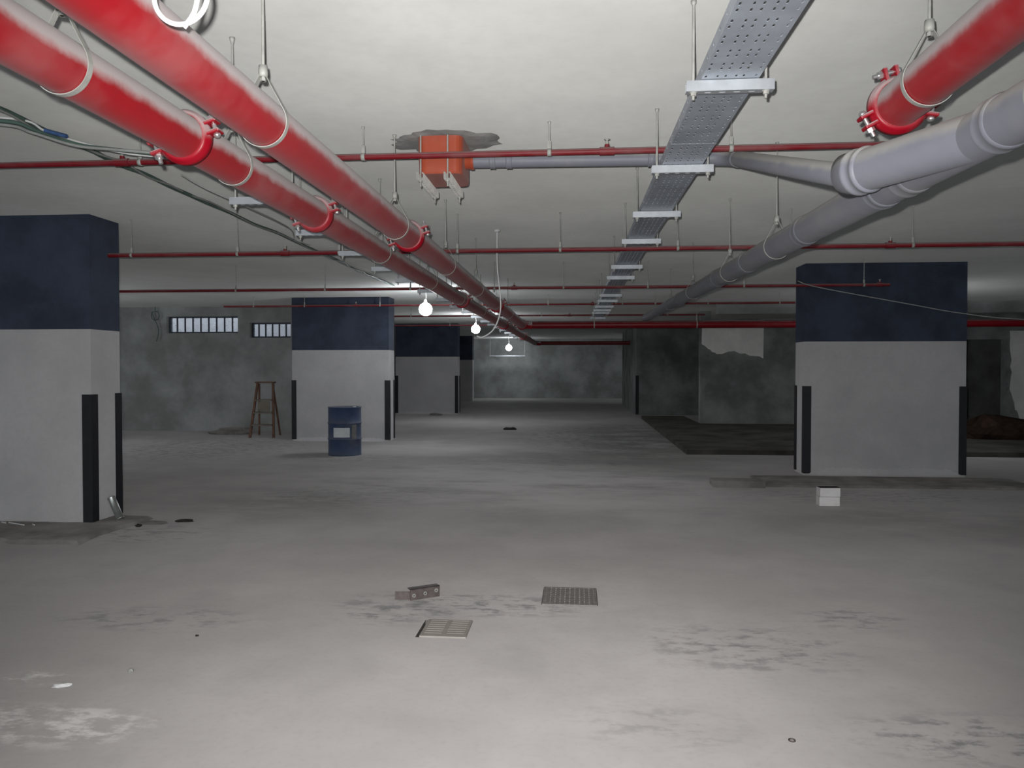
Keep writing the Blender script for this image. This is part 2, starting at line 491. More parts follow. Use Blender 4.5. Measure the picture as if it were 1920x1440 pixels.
# ------------------------------------------------------------------ columns
PAINT = 1.93; GUARD = 1.29
def column(x0, x1, y0, d, label, guards, skirt=0.0, mat='col_white'):
    c = empty('column', ((x0 + x1) / 2, y0 + d / 2, 0)); tag(c, label, 'column')
    hw, hd = (x1 - x0) / 2, d / 2
    m = MB(); m.box((-hw, -hd, 0), (hw, hd, PAINT)); m.build('shaft', M[mat], c)
    m = MB(); m.box((-hw - 0.002, -hd - 0.002, PAINT), (hw + 0.002, hd + 0.002, CEIL)); m.build('painted_band', M['col_blue'], c)
    t, w = 0.012, 0.09
    for sx, sy in guards:
        X, Yc = sx * hw, sy * hd
        m = MB()
        xa, xb = sorted((X + sx * t, X - sx * w)); ya, yb = sorted((Yc, Yc + sy * t))
        m.box((xa, ya, 0.03), (xb, yb, GUARD))
        xa, xb = sorted((X, X + sx * t)); ya, yb = sorted((Yc, Yc - sy * w))
        m.box((xa, ya, 0.03), (xb, yb, GUARD))
        m.build('corner_guard', M['guard'], c)
    if skirt:
        r = random.Random(int(abs(x0) * 100)); m = MB(); n = 70
        top = []; bot = []
        for i in range(n + 1):
            x = -hw * 1.0 + 2 * hw * i / n
            e = min(i, n - i) / 8.0
            s = min(1.0, e)
            top.append((x * 0.985, -hd + 0.004, skirt * (0.8 + r.uniform(-.10, .12)) * (0.35 + 0.65 * s)))
            bot.append((x, -hd - skirt * s * (0.9 + r.uniform(-.15, .15)), 0.0))
        m.add(top + bot, [(i, i + n + 1, i + n + 2, i + 1) for i in range(n)], True)
        m.build('base_skirt', M['col_white'], c)
    return c
ALL4 = ((-1, -1), (1, -1), (1, 1), (-1, 1))
column(-6.85, -4.75, 7.2, 0.48, 'blue topped cream column with a short tin tube at its foot', ALL4, 0.05)
column(-6.07, -3.97, 16.05, 0.48, 'blue topped cream column standing behind the blue drum', ALL4, 0.09)
column(3.26, 5.48, 11.45, 0.48, 'blue topped cream column behind the two white blocks', ALL4, 0.14)
column(-6.15, -4.03, 25.8, 0.48, 'blue topped column behind the drum column, lit by hanging bulbs', ALL4, 0.08)
column(-6.55, -4.9, 35.9, 0.5, 'shaded blue topped column nearest the far end wall', (), 0)

# ------------------------------------------------------------------ hangers
def clamp_strap(m, r, drop, w=0.022, t=0.003):
    """pear shaped strap around a pipe along local y; nut at height drop above the axis"""
    R = r + 0.003
    a0 = math.acos(R / drop)           # tangent angle from vertical
    pts = [(0.006, drop)]
    n = 28
    for i in range(n + 1):
        a = pi / 2 - a0 - (2 * pi - 2 * a0) * i / n
        pts.append((R * cos(a), R * sin(a)))
    pts.append((-0.006, drop))
    k = len(pts); vs = []
    cx = [0] * k
    for (x, z) in pts:
        l = math.hypot(x, z) or 1
        vs += [(x, -w / 2, z), (x, w / 2, z), (x * (1 + t / l), w / 2, z * (1 + t / l)), (x * (1 + t / l), -w / 2, z * (1 + t / l))]
    fs = []
    for i in range(k - 1):
        a, b = i * 4, i * 4 + 4
        for q in range(4):
            fs.append((a + q, a + (q + 1) % 4, b + (q + 1) % 4, b + q))
    m.add(vs, fs)
    return m
def pipe_hanger(x, y, z, r, label, group, rod_r=0.006):
    h = empty('pipe_hanger', (x, y, z)); tag(h, label, 'hanger', group)
    drop = r + 0.095
    m = MB(); m.cyl((0, 0, drop - 0.03), (0, 0, CEIL - z), rod_r, 8); m.build('rod', M['zinc_dull'], h)
    m = MB(); m.lathe([(0.004, 0.03), (0.016, 0.028), (0.018, 0.0), (0.016, -0.012), (0.004, -0.014)], 12, Matrix.Translation((0, 0, drop))); m.hexa((0, 0, drop - 0.024), (0, 0, 1), 0.011, 0.012)
    m.build('nut', M['zinc_dull'], h)
    m = MB(); clamp_strap(m, r, drop); m.build('strap', M['zinc_dull'], h)
    m = MB(); m.lathe([(0.004, 0.0), (0.013, -0.001), (0.012, -0.012), (0.007, -0.03), (0.004, -0.03)], 10, Matrix.Translation((0, 0, CEIL - z))); m.build('anchor', M['zinc_dull'], h)
    return h
def coupling(parent, x, y, z, r, angs, bolts_len=0.075, scale=1.0):
    """grooved coupling housing around a pipe along y"""
    c = MB()
    prof = [(r + 0.001, -0.034), (r + 0.015, -0.034), (r + 0.016, -0.022), (r + 0.024, -0.016), (r + 0.024, 0.016), (r + 0.016, 0.022), (r + 0.015, 0.034), (r + 0.001, 0.034)]
    T = Matrix.Translation((x, y, z)) @ Matrix.Rotation(-pi / 2, 4, 'X')
    c.lathe(prof, 36, T)
    for a in angs:
        a = radians(a)
        ra = Vector((cos(a), 0, sin(a))); ta = Vector((-sin(a), 0, cos(a)))
        for s in (-1, 1):
            B = Matrix((( ra.x, 0, ta.x, x), (0, 1, 0, y), (ra.z, 0, ta.z, z), (0, 0, 0, 1)))
            c.box((r - 0.002, -0.027, s * 0.021 - 0.008), (r + 0.064, 0.027, s * 0.021 + 0.008), B, bevel=0.005)
    o = c.build('coupling', M['red_casting'], parent)
    for a in angs:
        a = radians(a)
        ra = Vector((cos(a), 0, sin(a))); ta = Vector((-sin(a), 0, cos(a))); p = Vector((x, y, z)) + ra * (r + 0.043)
        b = MB(); b.cyl(p - ta * 0.034, p + ta * bolts_len * 0.86, 0.0085, 10)
        b.hexa(p + ta * 0.037, ta, 0.016, 0.015)
        b.lathe([(0.001, -0.046), (0.010, -0.044), (0.0145, -0.036), (0.0145, -0.028), (0.001, -0.028)], 14, Matrix.Translation(p) @ ta.to_track_quat('Z', 'Y').to_matrix().to_4x4())
        b.build('bolt', M['steel'], o)
    return o

# ------------------------------------------------------------------ big red mains
AX, AZ, AR = -1.175, 2.47, 0.088
BX, BZ, BR = -1.564, 2.47, 0.085
CX, CZ, CR = 1.248, 2.578, 0.089
YC = 16.6
def elbow_path(x, y0, yc, x1, z, rad, n=8):
    p = [(x, y0, z), (x, yc - rad, z)]
    for i in range(1, n + 1):
        a = pi / 2 * i / n
        p.append((x + rad - rad * cos(a), yc - rad + rad * sin(a), z))
    p.append((x1, yc, z))
    return p
pa = empty('red_main_pipe', (AX, -1.2, 0)); tag(pa, 'thick dusty red fire main turning right under the ceiling, white cable loop beside it', 'pipe')
L = Vector((-AX, 1.2, 0))
def sh(pts, off): return [Vector(p) + off for p in pts]
path = elbow_path(AX, -1.2, YC, 14.6, AZ, 0.2)
m = MB(); m.tube(sh(path[:2], L), AR, 40); m.build('pipe', M['red'], pa)
m = MB(); m.tube(sh(path[1:-1], L), AR, 32); m.build('elbow', M['red'], pa)
m = MB(); m.tube(sh(path[-2:], L), AR * 0.88, 28); m.build('cross_pipe', M['red_cross'], pa)
for y in (5.33, 11.2): coupling(pa, 0, y + 1.2, AZ, AR, (18, 198))
coupling(pa, 0, YC - 0.22 + 1.2, AZ, AR, (18, 198))
for y, k in far_first((2.83, 4.92, 6.85, 8.9, 10.9, 13.0)): pipe_hanger(AX, y, AZ, AR, 'strap hanger on the red main beside the cable loop, %s from its elbow' % k, 'hangers of the red main with the cable loop')
for x, k in zip((0.35, 2.5, 4.9, 7.5, 9.6), ORD):
    h = pipe_hanger(x, YC, AZ, AR * 0.88, 'strap hanger on the red cross main, %s from its bend' % k, 'hangers of the red cross main')
    h.rotation_euler = (0, 0, pi / 2)

pb = empty('red_main_pipe', (BX, -1.2, 0)); tag(pb, 'thick dusty red fire main next to the loose grey cables, running to the far end', 'pipe')
L = Vector((-BX, 1.2, 0))
path = elbow_path(BX, -1.2, 28.6, 1.9, BZ, 0.2)
m = MB(); m.tube(sh(path[:2], L), BR, 40); m.build('pipe', M['red'], pb)
m = MB(); m.tube(sh(path[1:-1], L), BR, 24); m.build('elbow', M['red'], pb)
m = MB(); m.tube(sh(path[-2:], L), BR * 0.8, 20); m.build('cross_pipe', M['red_cross'], pb)
for y in (2.99, 4.53, 10.4, 16.3, 22.2): coupling(pb, 0, y + 1.2, BZ, BR, (18, 198))
for y, k in far_first((2.25, 3.42, 6.05, 8.1, 10.1, 12.4, 14.8, 18.0, 21.5, 25.5)): pipe_hanger(BX, y, BZ, BR, 'strap hanger on the red main next to loose cables, %s from its far bend' % k, 'hangers of the red main next to the cables')

pc = empty('red_main_pipe', (CX, -1.2, 0)); tag(pc, 'short dusty red main ending in a bolted coupling above the grey drain', 'pipe')
m = MB(); m.tube([(0, 0, CZ), (0, 3.17 + 1.2, CZ)], CR, 40); m.build('pipe', M['red'], pc)
cc = coupling(pc, 0, 3.17 + 1.2, CZ, CR, (207, 104, -9))
m = MB(); m.lathe([(0.001, 0.0), (CR + 0.004, 0.0), (CR + 0.004, 0.03), (CR * 0.8, 0.04), (0.001, 0.045)], 32, Matrix.Translation((0, 3.18 + 1.2, CZ)) @ Matrix.Rotation(-pi / 2, 4, 'X')); m.build('end_cap', M['red_casting'], cc)
pipe_hanger(CX, 2.9, CZ, CR, 'rod and strap hanger on the short red main near its coupling', None)

# ------------------------------------------------------------------ thin red sprinkler branches
def sprinkler_line(y, z, r, x0, x1, label, rods, heads, hlabel, hgroup, tees=()):
    p = empty('sprinkler_pipe', (x0, y, z)); tag(p, label, 'pipe')
    m = MB(); m.tube([(0, 0, 0), (x1 - x0, 0, 0)], r, 16); m.build('pipe', M['red_far'], p)
    for x in heads:
        m = MB(); m.tube([(x - x0 - 0.045, 0, 0), (x - x0 + 0.045, 0, 0)], r * 1.3, 16); m.cyl((x - x0, 0, 0), (x - x0, 0, r + 0.02), r * 0.8, 10)
        t = m.build('tee', M['red_far'], p)
        m = MB(); m.lathe([(0.006, r + 0.02), (0.010, r + 0.03), (0.006, r + 0.045), (0.018, r + 0.05), (0.018, r + 0.053), (0.002, r + 0.055)], 12, Matrix.Translation((x - x0, 0, 0))); m.build('sprinkler_head', M['zinc_dull'], t)
    zones = {}
    for x in rods:
        zn = 'left of both red mains' if x < -1.75 else 'over the red mains' if x < -0.95 else 'between red mains and cable tray' if x < 0.45 else 'beside the cable tray' if x < 1.25 else 'past the grey drain'
        if y > 18: zn = 'counting from the side wall'
        zones.setdefault(zn, []).append(x)
    for zn in zones: zones[zn].sort(key=(lambda q: q) if y > 18 else (lambda q: abs(q - 0.5)))
    for x in rods:
        zn = [q for q in zones if x in zones[q]][0]; i = zones[zn].index(x)
        h = empty('rod_hanger', (x, y, z)); tag(h, '%s, %s%s' % (hlabel, ORD[i] + ' ' if len(zones[zn]) > 1 else '', zn), 'hanger', hgroup)
        m = MB(); m.cyl((0, 0, r + 0.02), (0, 0, CEIL - z), 0.005, 8); m.build('rod', M['zinc_dull'], h)
        m = MB(); m.lathe([(r + 0.001, -0.012), (r + 0.004, -0.012), (r + 0.004, 0.012), (r + 0.001, 0.012)], 16, Matrix.Rotation(pi / 2, 4, 'Y'), closed=True); m.box((-0.011, -0.003, r), (0.011, 0.003, r + 0.05)); m.build('clip', M['zinc_dull'], h)
        m = MB(); m.lathe([(0.004, 0), (0.011, -0.001), (0.010, -0.012), (0.004, -0.02)], 8, Matrix.Translation((0, 0, CEIL - z))); m.build('anchor', M['zinc_dull'], h)
    return p
sprinkler_line(4.74, 2.862, 0.0195, -7.0, 2.2, 'thin red sprinkler pipe crossing in front of the orange drain box', (-5.2, -4.0, -2.78, -1.33, -0.174, 0.911), (0.175, -2.9), 'rod hanger on the orange-box sprinkler pipe', 'rods of the sprinkler pipe by the orange box')
sprinkler_line(7.5, 2.692, 0.0215, -4.745, 9.0, 'thin red sprinkler pipe between the orange drain box and the ceiling rose', (-4.5, -3.39, -2.35, -1.17, -0.17, 0.95, 2.0, 3.1, 4.2, 5.4, 6.6), (-2.9, 2.9), 'rod hanger on the ceiling-rose sprinkler pipe', 'rods of the sprinkler pipe by the ceiling rose')
sprinkler_line(11.0, 2.69, 0.021, -9.0, 4.25, 'thin red sprinkler pipe ending in front of the right blue column top', (-5.0, -3.66, -2.4, -0.2, 0.98, 2.3, 3.91), (4.12, -0.9), 'rod hanger on the sprinkler pipe ending before a column', 'rods of the sprinkler pipe ending before a column')
sprinkler_line(15.8, 2.85, 0.021, -7.45, 4.3, 'thin red sprinkler pipe crossing the top of the drum column', (-6.8, -5.7, -4.09, -2.4, -0.6, 0.9, 2.6, 4.0), (-4.6, 0.3), 'rod hanger on the drum-column sprinkler pipe', 'rods of the sprinkler pipe at the drum column')
sprinkler_line(19.3, 2.86, 0.022, -5.8, 3.1, 'thin dark red sprinkler pipe just beyond the red cross main', (-4.2, -2.6, -0.9, 0.7, 2.2), (-0.2,), 'rod hanger on the pipe beyond the red cross main', 'rods of the pipe beyond the red cross main')
sprinkler_line(23.5, 2.86, 0.022, -5.8, 1.7, 'thin dark sprinkler pipe close to the second hanging bulb', (-3.9, -1.7, 0.5), (), 'rod hanger on the pipe by the second bulb', 'rods of the pipe by the second bulb')

# ------------------------------------------------------------------ grey drain
def DX(y): return 1.286 + (y - 2.6) * 0.0122
def DZ(y): return 2.295 + (y - 2.6) * 0.0236
dr = empty('drain_pipe', (0, 0, 0)); tag(dr, 'thick grey plastic drain pipe with a wye branch below the short red main', 'pipe')
R_ = 0.08
segs = [(-1.2, 1.0), (1.0, 2.47), (2.47, 3.1), (3.1, 4.6), (4.6, 7.6), (7.6, 10.6), (10.6, 13.6), (13.6, 16.85)]
for i, (a, b) in enumerate(segs):
    m = MB(); m.tube([(DX(a), a, DZ(a)), (DX(b), b, DZ(b))], R_, 36)
    m.build('pipe', M['pvc'], dr)
for y, w in ((1.0, 0.10), (2.47, 0.07), (3.14, 0.10), (3.42, 0.07), (4.6, 0.1), (6.2, 0.06), (7.6, 0.1), (10.6, 0.1), (13.6, 0.1)):
    m = MB(); d = Vector((0.0122, 1, 0.0236)).normalized()
    c = Vector((DX(y), y, DZ(y)))
    m.tube([c - d * w / 2, c - d * w * 0.35, c - d * w * 0.3, c + d * w * 0.3, c + d * w * 0.4, c + d * w / 2], 0, 36, radii=[R_ + 0.001, R_ + 0.007, R_ + 0.005, R_ + 0.005, R_ + 0.008, R_ + 0.006])
    m.build('socket', M['pvc'], dr)
m = MB(); e = Vector((DX(16.85), 16.85, DZ(16.85)))
m.tube([e - Vector((0, .05, 0)), e - Vector((0, .045, 0)), e + Vector((0, .03, 0)), e + Vector((0, .035, 0))], 0, 24, radii=[R_ + .001, R_ + .008, R_ + .008, R_ * .8]); m.build('end_cap', M['pvc'], dr)
mouth = Vector((1.075, 3.16, 2.312)); root = Vector((DX(2.62), 2.62, DZ(2.62)))
ax = (mouth - root).normalized()
m = MB(); m.tube([root, mouth - ax * 0.09], R_ * 1.0, 36); br = m.build('wye_branch', M['pvc'], dr)
m = MB(); q = mouth - ax * 0.10
m.tube([q, q + ax * .006, q + ax * .018, q + ax * .022, q + ax * .05, q + ax * .055, q + ax * .07, q + ax * .075, q + ax * .12, q + ax * 0.125], 0, 36, radii=[R_ + .001, R_ + .009, R_ + .009, R_ + .004, R_ + .004, R_ + .01, R_ + .01, R_ + .006, R_ + .006, R_ - 0.01])
m.build('branch_socket', M['pvc'], br)
for y, k in far_first((2.2, 5.3, 7.0, 9.4, 11.9, 14.5)):
    h = pipe_hanger(DX(y), y, DZ(y), R_, 'strap hanger on the grey drain pipe, %s from its capped end' % k, 'hangers of the grey drain pipe', 0.004)
    if y < 3:                                   # leans out past the red main above it
        h.rotation_euler = (0, radians(21), 0)
        for ch in h.children:
            if ch.name.startswith('rod'): ch.scale = (1, 1, 1.068)
            if ch.name.startswith('anchor'): ch.location = (0, 0, 0.05)

e2 = empty('drain_branch_pipe', (0, 0, 0)); tag(e2, 'slim grey drain pipe from the orange box into the wye branch', 'pipe')
E0 = mouth + ax * 0.0; E1 = Vector((0.975, 5.08, 2.895)); E2 = Vector((-0.70, 5.10, 2.915))
S = 0.047
p1 = E0 + Vector((-0.03, 0.05, 0.01))
m = MB(); m.tube([E0 - ax * 0.03, p1, p1 + (E1 - p1) * 0.93], S, 28); m.build('sloping_pipe', M['pvc'], e2)
d1 = (E1 - p1).normalized(); d2 = (E2 - E1).normalized()
m = MB(); k0 = E1 - d1 * 0.16; k1 = E1 + d2 * 0.16
cur = [k0.lerp(E1, t).lerp(E1.lerp(k1, t), t) for t in [i / 8 for i in range(9)]]
m.tube([k0 - d1 * 0.04, k0 - d1 * 0.035] + cur + [k1 + d2 * 0.035, k1 + d2 * 0.04], 0, 28, radii=[S + .001, S + .006] + [S + .003] * 9 + [S + .006, S + .001]); m.build('elbow', M['pvc'], e2)
m = MB(); m.tube([k1, E2 + Vector((-0.02, 0, 0))], S - 0.003, 28); m.build('level_pipe', M['pvc'], e2)
for x in (0.47, -0.45, -0.56):
    c = E1.lerp(E2, (E1.x - x) / (E1.x - E2.x)); m = MB()
    m.tube([c - d2 * .02, c - d2 * .016, c - d2 * .008, c + d2 * .008, c + d2 * .016, c + d2 * .02], 0, 28, radii=[S - .002, S + .006, S + .003, S + .003, S + .006, S - .002]); m.build('socket_ring', M['pvc'], e2)

# ------------------------------------------------------------------ perforated sheet, channels, cable trays
def plate(m, P, us, vs_, u0, u1, v0, v1, hl, hw):
    """sheet with slot holes at every (us x vs_); P maps (u, v) to space; slots are long in v"""
    def mids(a, lo, hi):
        return [lo] + [(p + q) / 2 for p, q in zip(a, a[1:])] + [hi]
    U = mids(us, u0, u1); V = mids(vs_, v0, v1)
    oct_ = [(hw, -hl + hw), (hw, hl - hw), (hw * .5, hl), (-hw * .5, hl), (-hw, hl - hw), (-hw, -hl + hw), (-hw * .5, -hl), (hw * .5, -hl)]
    verts = []; faces = []
    for i, u in enumerate(us):
        for j, v in enumerate(vs_):
            o = len(verts)
            a, b, c, d = U[i], U[i + 1], V[j], V[j + 1]
            um, vm = u, v
            ring = [(b, c), (b, d), ((a + b) / 2, d), ((a + b) / 2, d), (a, d), (a, c), ((a + b) / 2, c), ((a + b) / 2, c)]
            verts += [P(*q) for q in ring] + [P(u + x, v + y) for x, y in oct_]
            for k in range(8):
                k2 = (k + 1) % 8
                if k in (2, 6): faces.append((o + k, o + 8 + k2, o + 8 + k))
                else: faces.append((o + k, o + k2, o + 8 + k2, o + 8 + k))
    m.add(verts, faces)
def solid(o, t):
    md = o.modifiers.new('thickness', 'SOLIDIFY'); md.thickness = t; md.offset = 0
    return o
TW = 0.115; TH = 0.05
def tray(name, label, xc, zb, joints, cols_frac):
    root = empty(name, (xc(joints[0]), joints[0], zb)); tag(root, label, 'cable tray')
    ox, oy = xc(joints[0]), joints[0]
    for a, b in zip(joints, joints[1:]):
        m = MB(); rows = []
        y = a + 0.04
        while y < b - 0.06:
            rows += [y, y + 0.046]; y += 0.125
        cols = [-TW + 2 * TW * f for f in cols_frac]
        plate(m, lambda u, v: (u + xc(v) - ox, v - oy, 0), cols, rows, -TW, TW, a + .002, b - .002, 0.0115, 0.0042)
        for s in (-1, 1):
            plate(m, lambda u, v, s=s: (s * TW + xc(v) - ox, v - oy, u), [TH * 0.55], rows[::2], 0, TH, a + .002, b - .002, 0.0115, 0.0042)
            n = 2
            m.add([(s * TW + xc(a) - ox, a + .002 - oy, TH), (s * TW + xc(b) - ox, b - .002 - oy, TH), (s * (TW - .012) + xc(b) - ox, b - .002 - oy, TH), (s * (TW - .012) + xc(a) - ox, a + .002 - oy, TH)], [(0, 1, 2, 3)])
        solid(m.build('tray_section', M['zinc_tray'], root), 0.0016)
    return root
FR = (0.06, 0.26, 0.40, 0.58, 0.71, 0.92)
tx = lambda y: 0.612 - 0.0105 * (y - 3.3)
TZ = 2.722
tray('cable_tray', 'perforated galvanised cable tray hanging between the red and grey pipes', tx, TZ, [-0.6, 4.13, 7.13, 10.13, 13.13, 18.3], FR)

def channel_mesh(L, w=0.041):
    """strut channel along x, slots in its underside, open top"""
    m = MB(); h = w / 2
    n = max(2, int(L / 0.05)); xs_ = [-L / 2 + L * (i + .5) / n for i in range(n)]
    plate(m, lambda u, v: (v, u, -w), [0.0], xs_, -h, h, -L / 2, L / 2, 0.014, 0.0055)
    for s in (-1, 1):
        m.add([(-L / 2, s * h, -w), (L / 2, s * h, -w), (L / 2, s * h, 0), (-L / 2, s * h, 0), (-L / 2, s * (h - .009), 0), (L / 2, s * (h - .009), 0)], [(0, 1, 2, 3), (3, 2, 5, 4)])
    return m
def trapeze(x, y, ztop, L, label, group, name='strut_hanger', rod_r=0.006, rz=0.0):
    h = empty(name, (x, y, ztop), rz); tag(h, label, 'strut hanger', group)
    solid(channel_mesh(L).build('channel', M['zinc'], h), 0.0025)
    for s in (-1, 1):
        m = MB(); m.cyl((s * (L / 2 - .03), 0, -0.072), (s * (L / 2 - .03), 0, CEIL - ztop), rod_r, 8); r = m.build('rod', M['zinc_dull'], h)
        m = MB(); m.hexa((s * (L / 2 - .03), 0, -0.05), (0, 0, 1), 0.0125, 0.012); m.lathe([(.005, -.0415), (.017, -.0415), (.017, -.044), (.005, -.044)], 12, Matrix.Translation((s * (L / 2 - .03), 0, 0))); m.build('nut', M['zinc_dull'], r)
        m = MB(); m.lathe([(0.004, 0), (0.012, -0.001), (0.011, -0.014), (0.004, -0.022)], 8, Matrix.Translation((s * (L / 2 - .03), 0, CEIL - ztop))); m.build('anchor', M['zinc_dull'], r)
    return h
for y, k in far_first((3.24, 4.56, 5.88, 7.12, 8.9, 9.95, 12.35, 13.35, 14.6, 15.5, 16.25, 17.9)):
    trapeze(tx(y) + 0.002, y, TZ - 0.0045, 0.35, 'galvanised strut hanger under the open cable tray, %s from its far end' % k, 'strut hangers of the open cable tray')
# second tray, carried above the left red main
tx2 = lambda y: -1.865
TZ2 = 2.600
tray('cable_tray', 'perforated cable tray tucked behind the red main next to loose cables', tx2, TZ2, [4.0, 6.0, 8.0, 11.0, 14.0, 17.0, 20.0, 23.0, 26.0, 29.0], (0.2, 0.5, 0.8))
for y, k in far_first((4.62, 5.74, 6.8, 7.9, 8.95, 10.2, 11.5, 12.8, 14.1, 15.4, 16.9, 18.2, 19.5, 21, 22.5, 24, 25.5, 27, 28.5)):
    trapeze(-1.92, y, TZ2 - 0.0045, 0.42, 'strut hanger under the tray behind the red mains, %s from its far end' % k, 'strut hangers of the tray behind the red main')
trapeze(-3.47, 38.2, 2.17, 1.78, 'empty wide trapeze hanger around the farthest bulb', None, 'trapeze_hanger')

# ------------------------------------------------------------------ orange drain box
bx = empty('drain_box', (-0.885, 5.13, 2.80)); tag(bx, 'orange plastic drain box let into the ceiling', 'drain box')
def outline(hx, hy, c, n=5):
    pts = []
    for sx, sy, a0 in ((1, -1, -pi / 2), (1, 1, 0), (-1, 1, pi / 2), (-1, -1, pi)):
        for i in range(n + 1):
            a = a0 + pi / 2 * i / n
            pts.append((sx * (hx - c) + c * cos(a), sy * (hy - c) + c * sin(a)))
    return pts
m = MB(); rows = []
for z, s in ((0.0, 0.93), (0.012, 0.965), (0.13, 0.985), (CEIL - 2.80, 1.0)):
    rows.append([(x * s, y * s, z) for x, y in outline(0.148, 0.2, 0.055)])
k = len(rows[0])
m.add([p for r in rows for p in r], [(i * k + j, i * k + (j + 1) % k, (i + 1) * k + (j + 1) % k, (i + 1) * k + j) for i in range(3) for j in range(k)], False)
m.add(rows[0], [tuple(range(k))[::-1]])
m.build('box_body', M['orange'], bx)
m = MB(); m.tube([(0.12, -0.03, 0.115), (0.175, -0.03, 0.115), (0.18, -0.03, 0.115), (0.20, -0.03, 0.115)], 0, 24, radii=[.052, .052, .056, .056]); m.build('outlet_spigot', M['orange'], bx)
# cement made good around the box
rnd = random.Random(11); m = MB(); n = 40
ring_o = []; ring_i = []
for i in range(n):
    a = 2 * pi * i / n
    rr = 1.0 + rnd.uniform(-0.14, 0.14)
    ring_o.append((-0.885 + 0.36 * rr * cos(a), 5.10 + 0.25 * rr * sin(a), CEIL - 0.001)); ring_i.append((-0.885 + 0.30 * rr * cos(a), 5.10 + 0.20 * rr * sin(a), CEIL - 0.010))
m.add(ring_o + ring_i, [(i, i + n, (i + 1) % n + n, (i + 1) % n) for i in range(n)] + [tuple(range(n, 2 * n))[::-1]]); m.build('cement_patch', M['cement'], ceiling)
for x, w in ((-1.005, 'red main'), (-0.83, 'grey outlet')):
    s = empty('strut_hanger', (x, 5.17, 2.797), pi / 2); tag(s, 'galvanised strut under the orange drain box on its %s side' % w, 'strut hanger', 'struts under the orange drain box')
    solid(channel_mesh(0.56).build('channel', M['zinc_lightened'], s), 0.0025)
    for q in (-0.25, 0.25):
        m = MB(); m.cyl((q, 0, -0.085), (q, 0, CEIL - 2.797), 0.0055, 8); r = m.build('rod', M['zinc_dull'], s)
        m = MB(); m.hexa((q, 0, -0.05), (0, 0, 1), 0.0125, 0.012); m.build('nut', M['zinc_dull'], r)

# ------------------------------------------------------------------ cables
def wob(pts, n, amp, rnd):
    out = []
    for a, b in zip(pts, pts[1:]):
        for i in range(n):
            t = i / n
            p = Vector(a).lerp(Vector(b), t)
            out.append(p + Vector((rnd.uniform(-amp, amp), 0, rnd.uniform(-amp, amp * .4))))
    out.append(Vector(pts[-1]))
    return out
def smooth_path(pts, n=6):
    P = [Vector(p) for p in pts]; P = [P[0]] + P + [P[-1]]; out = []
    for i in range(1, len(P) - 2):
        p0, p1, p2, p3 = P[i - 1:i + 3]
        for k in range(n):
            t = k / n
            out.append(0.5 * ((2 * p1) + (-p0 + p2) * t + (2 * p0 - 5 * p1 + 4 * p2 - p3) * t * t + (-p0 + 3 * p1 - 3 * p2 + p3) * t ** 3))
    out.append(P[-2])
    return out
def cable(name, pts, r, mat, label, cat='cable', group=None, n=6, seg=8):
    m = MB(); m.tube(smooth_path(pts, n), r, seg)
    return tag(m.build(name, mat), label, cat, group)
rc = random.Random(5)
for i, (dx, dz, mt, lb) in enumerate(((0, 0, 'green_cable', 'thick green-grey cable clipped along the ceiling left of the mains'), (0.03, -0.012, 'grey_cable', 'thin grey cable lying against the thick green-grey ceiling cable'))):
    cable('ceiling_cable', wob([(-3.27 + dx, y, 3.018 + dz) for y in (2.5, 4.2, 5.3, 6.6, 8.7, 10.5, 12.2, 13.6)], 4, 0.012 + .01 * i, rc), (0.017, 0.008)[i], M[mt], lb, n=3)
loose = [(-3.9, 4.0, 2.93), (-3.30, 4.2, 2.945), (-3.11, 4.2, 2.895), (-2.85, 4.2, 2.815), (-2.6, 4.2, 2.785), (-2.31, 4.2, 2.748), (-1.98, 4.25, 2.66)]
cable('loose_cable', loose, 0.009, M['grey_cable'], 'loose grey cable drooping from the ceiling to the hidden tray')
cable('loose_cable', [(x - .02, y + .05, z + .045 - i * .008) for i, (x, y, z) in enumerate(loose)], 0.011, M['green_cable'], 'loose dark green cable drooping above the loose grey cable')
cable('loose_cable', [(x, y + .12, z + 0.075 - i * .016 + 0.012 * (i % 2)) for i, (x, y, z) in enumerate(loose)], 0.007, M['white_cable'], 'loose pale cable twisted over the dark green one')
m = MB(); m.tube([(-3.03, 4.2, 2.905), (-2.90, 4.2, 2.868)], 0.0125, 8); tag(m.build('cable_tag', M['blue_tape']), 'blue printed tag wrapped on the loose dark cable', 'cable tag')
cable('hanging_wire', [(-2.62, 4.95, 2.83), (-2.45, 4.95, 2.735), (-2.27, 5.2, 2.66), (-2.35, 6.0, 2.70), (-2.6, 6.9, 2.80), (-3.2, 8.6, 3.0), (-3.25, 9.2, 3.045)], 0.004, M['grey_cable'], 'thin wire looping from the strut hanger up to the ceiling cable')
# cable with the ceiling rose
rs = empty('ceiling_rose', (-0.873, 8.38, CEIL)); tag(rs, 'small pale ceiling rose with a long drooping cable', 'ceiling rose')
m = MB(); m.lathe([(0.001, -0.03), (0.02, -0.03), (0.036, -0.018), (0.036, 0.0), (0.001, 0.0)], 18); m.build('rose', M['socket'], rs)
m = MB(); m.tube(smooth_path([(0, 0, -0.02), (-0.005, 0.07, -0.39), (0.03, 0.07, -0.74), (0.021, 0.07, -0.915), (-0.05, 0.07, -1.08), (-0.167, 0.07, -1.16), (-0.23, 0.07, -1.15)], 8), 0.0075, 8); m.build('cable', M['white_cable'], rs)
